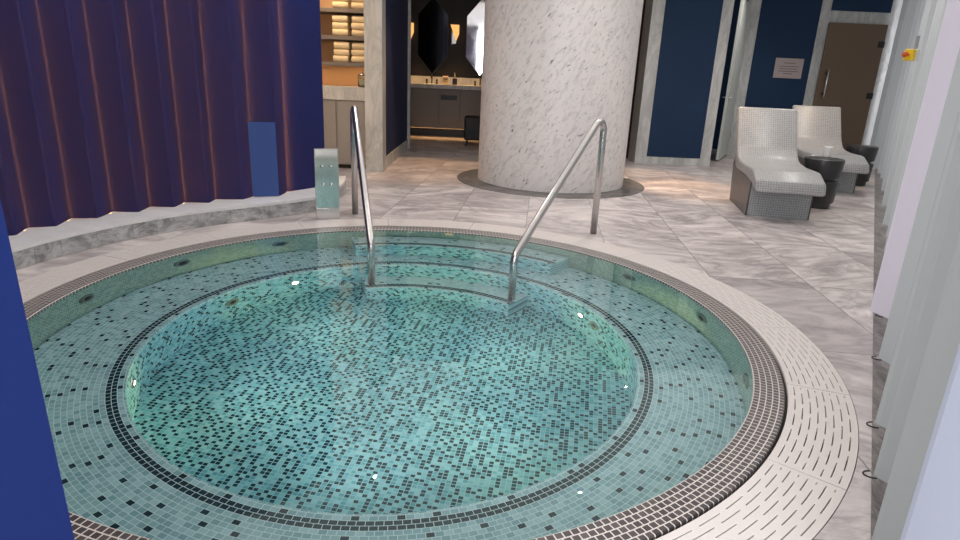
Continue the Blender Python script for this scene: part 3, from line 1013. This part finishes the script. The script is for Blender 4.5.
def faucet(cx, label):
    t = empty('basin_faucet', (cx, 9.62, .986))
    tag(t, label, 'faucet', 'vanity faucets')
    bm = bmesh.new()
    tube(bm, fillet([(0, 0, 0), (0, 0, .15), (0, -.13, .15), (0, -.13, .11)], .03, 6), .014, 12)
    obj('spout', bm, M['black'], t, True)
    for x in (-.10, .10):
        bm = bmesh.new(); lathe(bm, [(.001, .09), (.018, .088), (.02, .05), (.012, .045), (.024, .006), (.024, 0)], 16, cx=x)
        obj('tap_handle', bm, M['black'], t, True)
faucet(-.68, 'black faucet on the vanity below the dark mirror')
faucet(.27, 'black faucet on the vanity beside the stone column')

# rolled hand towels in a small stack on the vanity
for k in range(3):
    bm = bmesh.new()
    tube(bm, [(-.055, 0, 0), (-.05, 0, 0), (.05, 0, 0), (.055, 0, 0)], [.018, .026, .026, .018], 14)
    o = obj('hand_towel', bm, M['towel'], None, True)
    o.location = (-.40, 9.42, 1.013 + k * .0535)
    tag(o, 'small rolled hand towel on the vanity top, %s of the stack' % pos[k], 'hand towel', 'rolled hand towels')
t = empty('soap_dispenser', (-.22, 9.45, .986))
tag(t, 'dark soap dispenser with a metal pump on the vanity', 'soap dispenser')
box('bottle', -.045, .045, -.035, .035, .001, .12, M['black'], t, .01)
bm = bmesh.new(); tube(bm, fillet([(0, 0, .12), (0, 0, .22), (0, -.05, .22)], .012, 4), .009, 10); obj('pump', bm, M['chrome'], t, True)

# dark stool by the column
st = empty('vanity_stool', (.27, 8.05, 0))
tag(st, 'small black upholstered stool half behind the stone column', 'stool')
box('cushion', -.22, .22, -.22, .22, .10, .50, M['blackpad'], st, .03)
for sx_ in (-1, 1):
    for sy_ in (-1, 1):
        bm = bmesh.new(); tube(bm, [(sx_ * .16, sy_ * .16, .11), (sx_ * .19, sy_ * .19, .001)], [.018, .012], 10)
        obj('leg', bm, M['black'], st)

# ------------------------------------------------------------------ light
def area(name, loc, target, size, sy_, energy, col):
    ld = bpy.data.lights.new(name, 'AREA')
    ld.shape = 'RECTANGLE'; ld.size = size; ld.size_y = sy_; ld.energy = energy; ld.color = col
    o = link(bpy.data.objects.new(name, ld))
    o.location = loc
    o.rotation_euler = (Vector(target) - Vector(loc)).to_track_quat('-Z', 'Y').to_euler()
    return o
def spot(name, loc, target, energy, col, deg=50, blend=.6, soft=.05):
    ld = bpy.data.lights.new(name, 'SPOT')
    ld.energy = energy; ld.color = col; ld.spot_size = radians(deg); ld.spot_blend = blend; ld.shadow_soft_size = soft
    o = link(bpy.data.objects.new(name, ld))
    o.location = loc
    o.rotation_euler = (Vector(target) - Vector(loc)).to_track_quat('-Z', 'Y').to_euler()
    return o
# daylight through the windows behind the pale curtain
area('window_daylight', (7.6, 2.2, 1.7), (3.6, 4.4, 1.2), 12.0, 2.8, 320, (.95, .94, 1.0))
# even fill added over the whole ceiling, not a real fitting
area('ceiling_fill', (2.2, .75, 2.97), (2.2, .75, 0), 11.0, 9.5, 240, (1.0, .97, .95))
for x, y in ((-1.6, -1.6), (.3, -1.8), (-1.6, .6), (-.6, 2.6), (1.6, 2.5), (3.6, 2.6), (2.6, 4.9), (4.6, 4.6), (4.6, 6.8)):
    spot('ceiling_downlight', (x, y, 2.95), (x, y, 0), 62, (1.0, .95, .90), 130, .8, .015)
# unseen fill behind the camera, added to brighten the near blue curtain
area('front_fill', (-.6, -5.7, 1.9), (-.2, -1.5, .9), 4.0, 2.2, 360, (.9, .94, 1.0))
# warm downlights
WARM = (1.0, .62, .32)
spot('downlight', (-.35, 5.2, 2.95), (-.35, 5.0, 0), 190, WARM, 50)
spot('downlight', (2.4, 5.2, 2.95), (2.5, 5.1, 0), 150, WARM, 40)
spot('downlight', (2.95, 4.5, 2.95), (2.95, 4.3, 0), 230, WARM, 34)
spot('downlight', (4.9, 4.9, 2.95), (5.0, 5.6, .6), 60, (1.0, .72, .45), 44)
spot('downlight', (3.3, 3.1, 2.95), (3.4, 3.6, .6), 25, (1.0, .78, .55), 44)
for x, z in ((-1.75, 2.7), (-1.25, 2.7)):
    spot('niche_light', (x, 4.55, z), (x, 5.25, 1.5), 34, (1.0, .68, .36), 60, .5, .03)
for x in (-1.8, -1.25):
    spot('shelf_light', (x, 5.0, 1.21), (x, 5.15, .9), 3.0, (1.0, .6, .28), 150, .5, .02)
for x in (-.95, -.3, .4):
    spot('vanity_light', (x, 9.4, 2.6), (x, 9.45, 1.0), 170, (1.0, .55, .22), 44, .6, .03)
wd = bpy.data.worlds.new('daylight')
SC.world = wd
wd.use_nodes = True
bg = wd.node_tree.nodes['Background']
bg.inputs[0].default_value = (.82, .88, 1.0, 1)
bg.inputs[1].default_value = .8

# ------------------------------------------------------------------ camera
cd = bpy.data.cameras.new('camera')
cd.sensor_width = 36.0
cd.lens = 36.0 * 615.57 / 960
cd.clip_start = .05
cam = link(bpy.data.objects.new('camera', cd))
pit, rol = radians(17.6126), radians(2.5692)
cp_, sp_ = cos(pit), sin(pit)
fw = Vector((0, cp_, -sp_)); up0 = Vector((0, sp_, cp_)); rt0 = Vector((1, 0, 0))
rt = rt0 * cos(rol) + up0 * sin(rol); up = up0 * cos(rol) - rt0 * sin(rol)
mt = Matrix(((rt.x, up.x, -fw.x), (rt.y, up.y, -fw.y), (rt.z, up.z, -fw.z))).to_4x4()
mt.translation = (.4321, -3.0129, 1.2)
cam.matrix_world = mt
SC.camera = cam

vs_ = SC.view_settings
vs_.view_transform = 'Standard'; vs_.look = 'None'; vs_.exposure = 0.0; vs_.gamma = 1.0; vs_.use_curve_mapping = False
SC.cycles.max_bounces = 10
SC.cycles.sample_clamp_indirect = 5.0
SC.cycles.transmission_bounces = 8
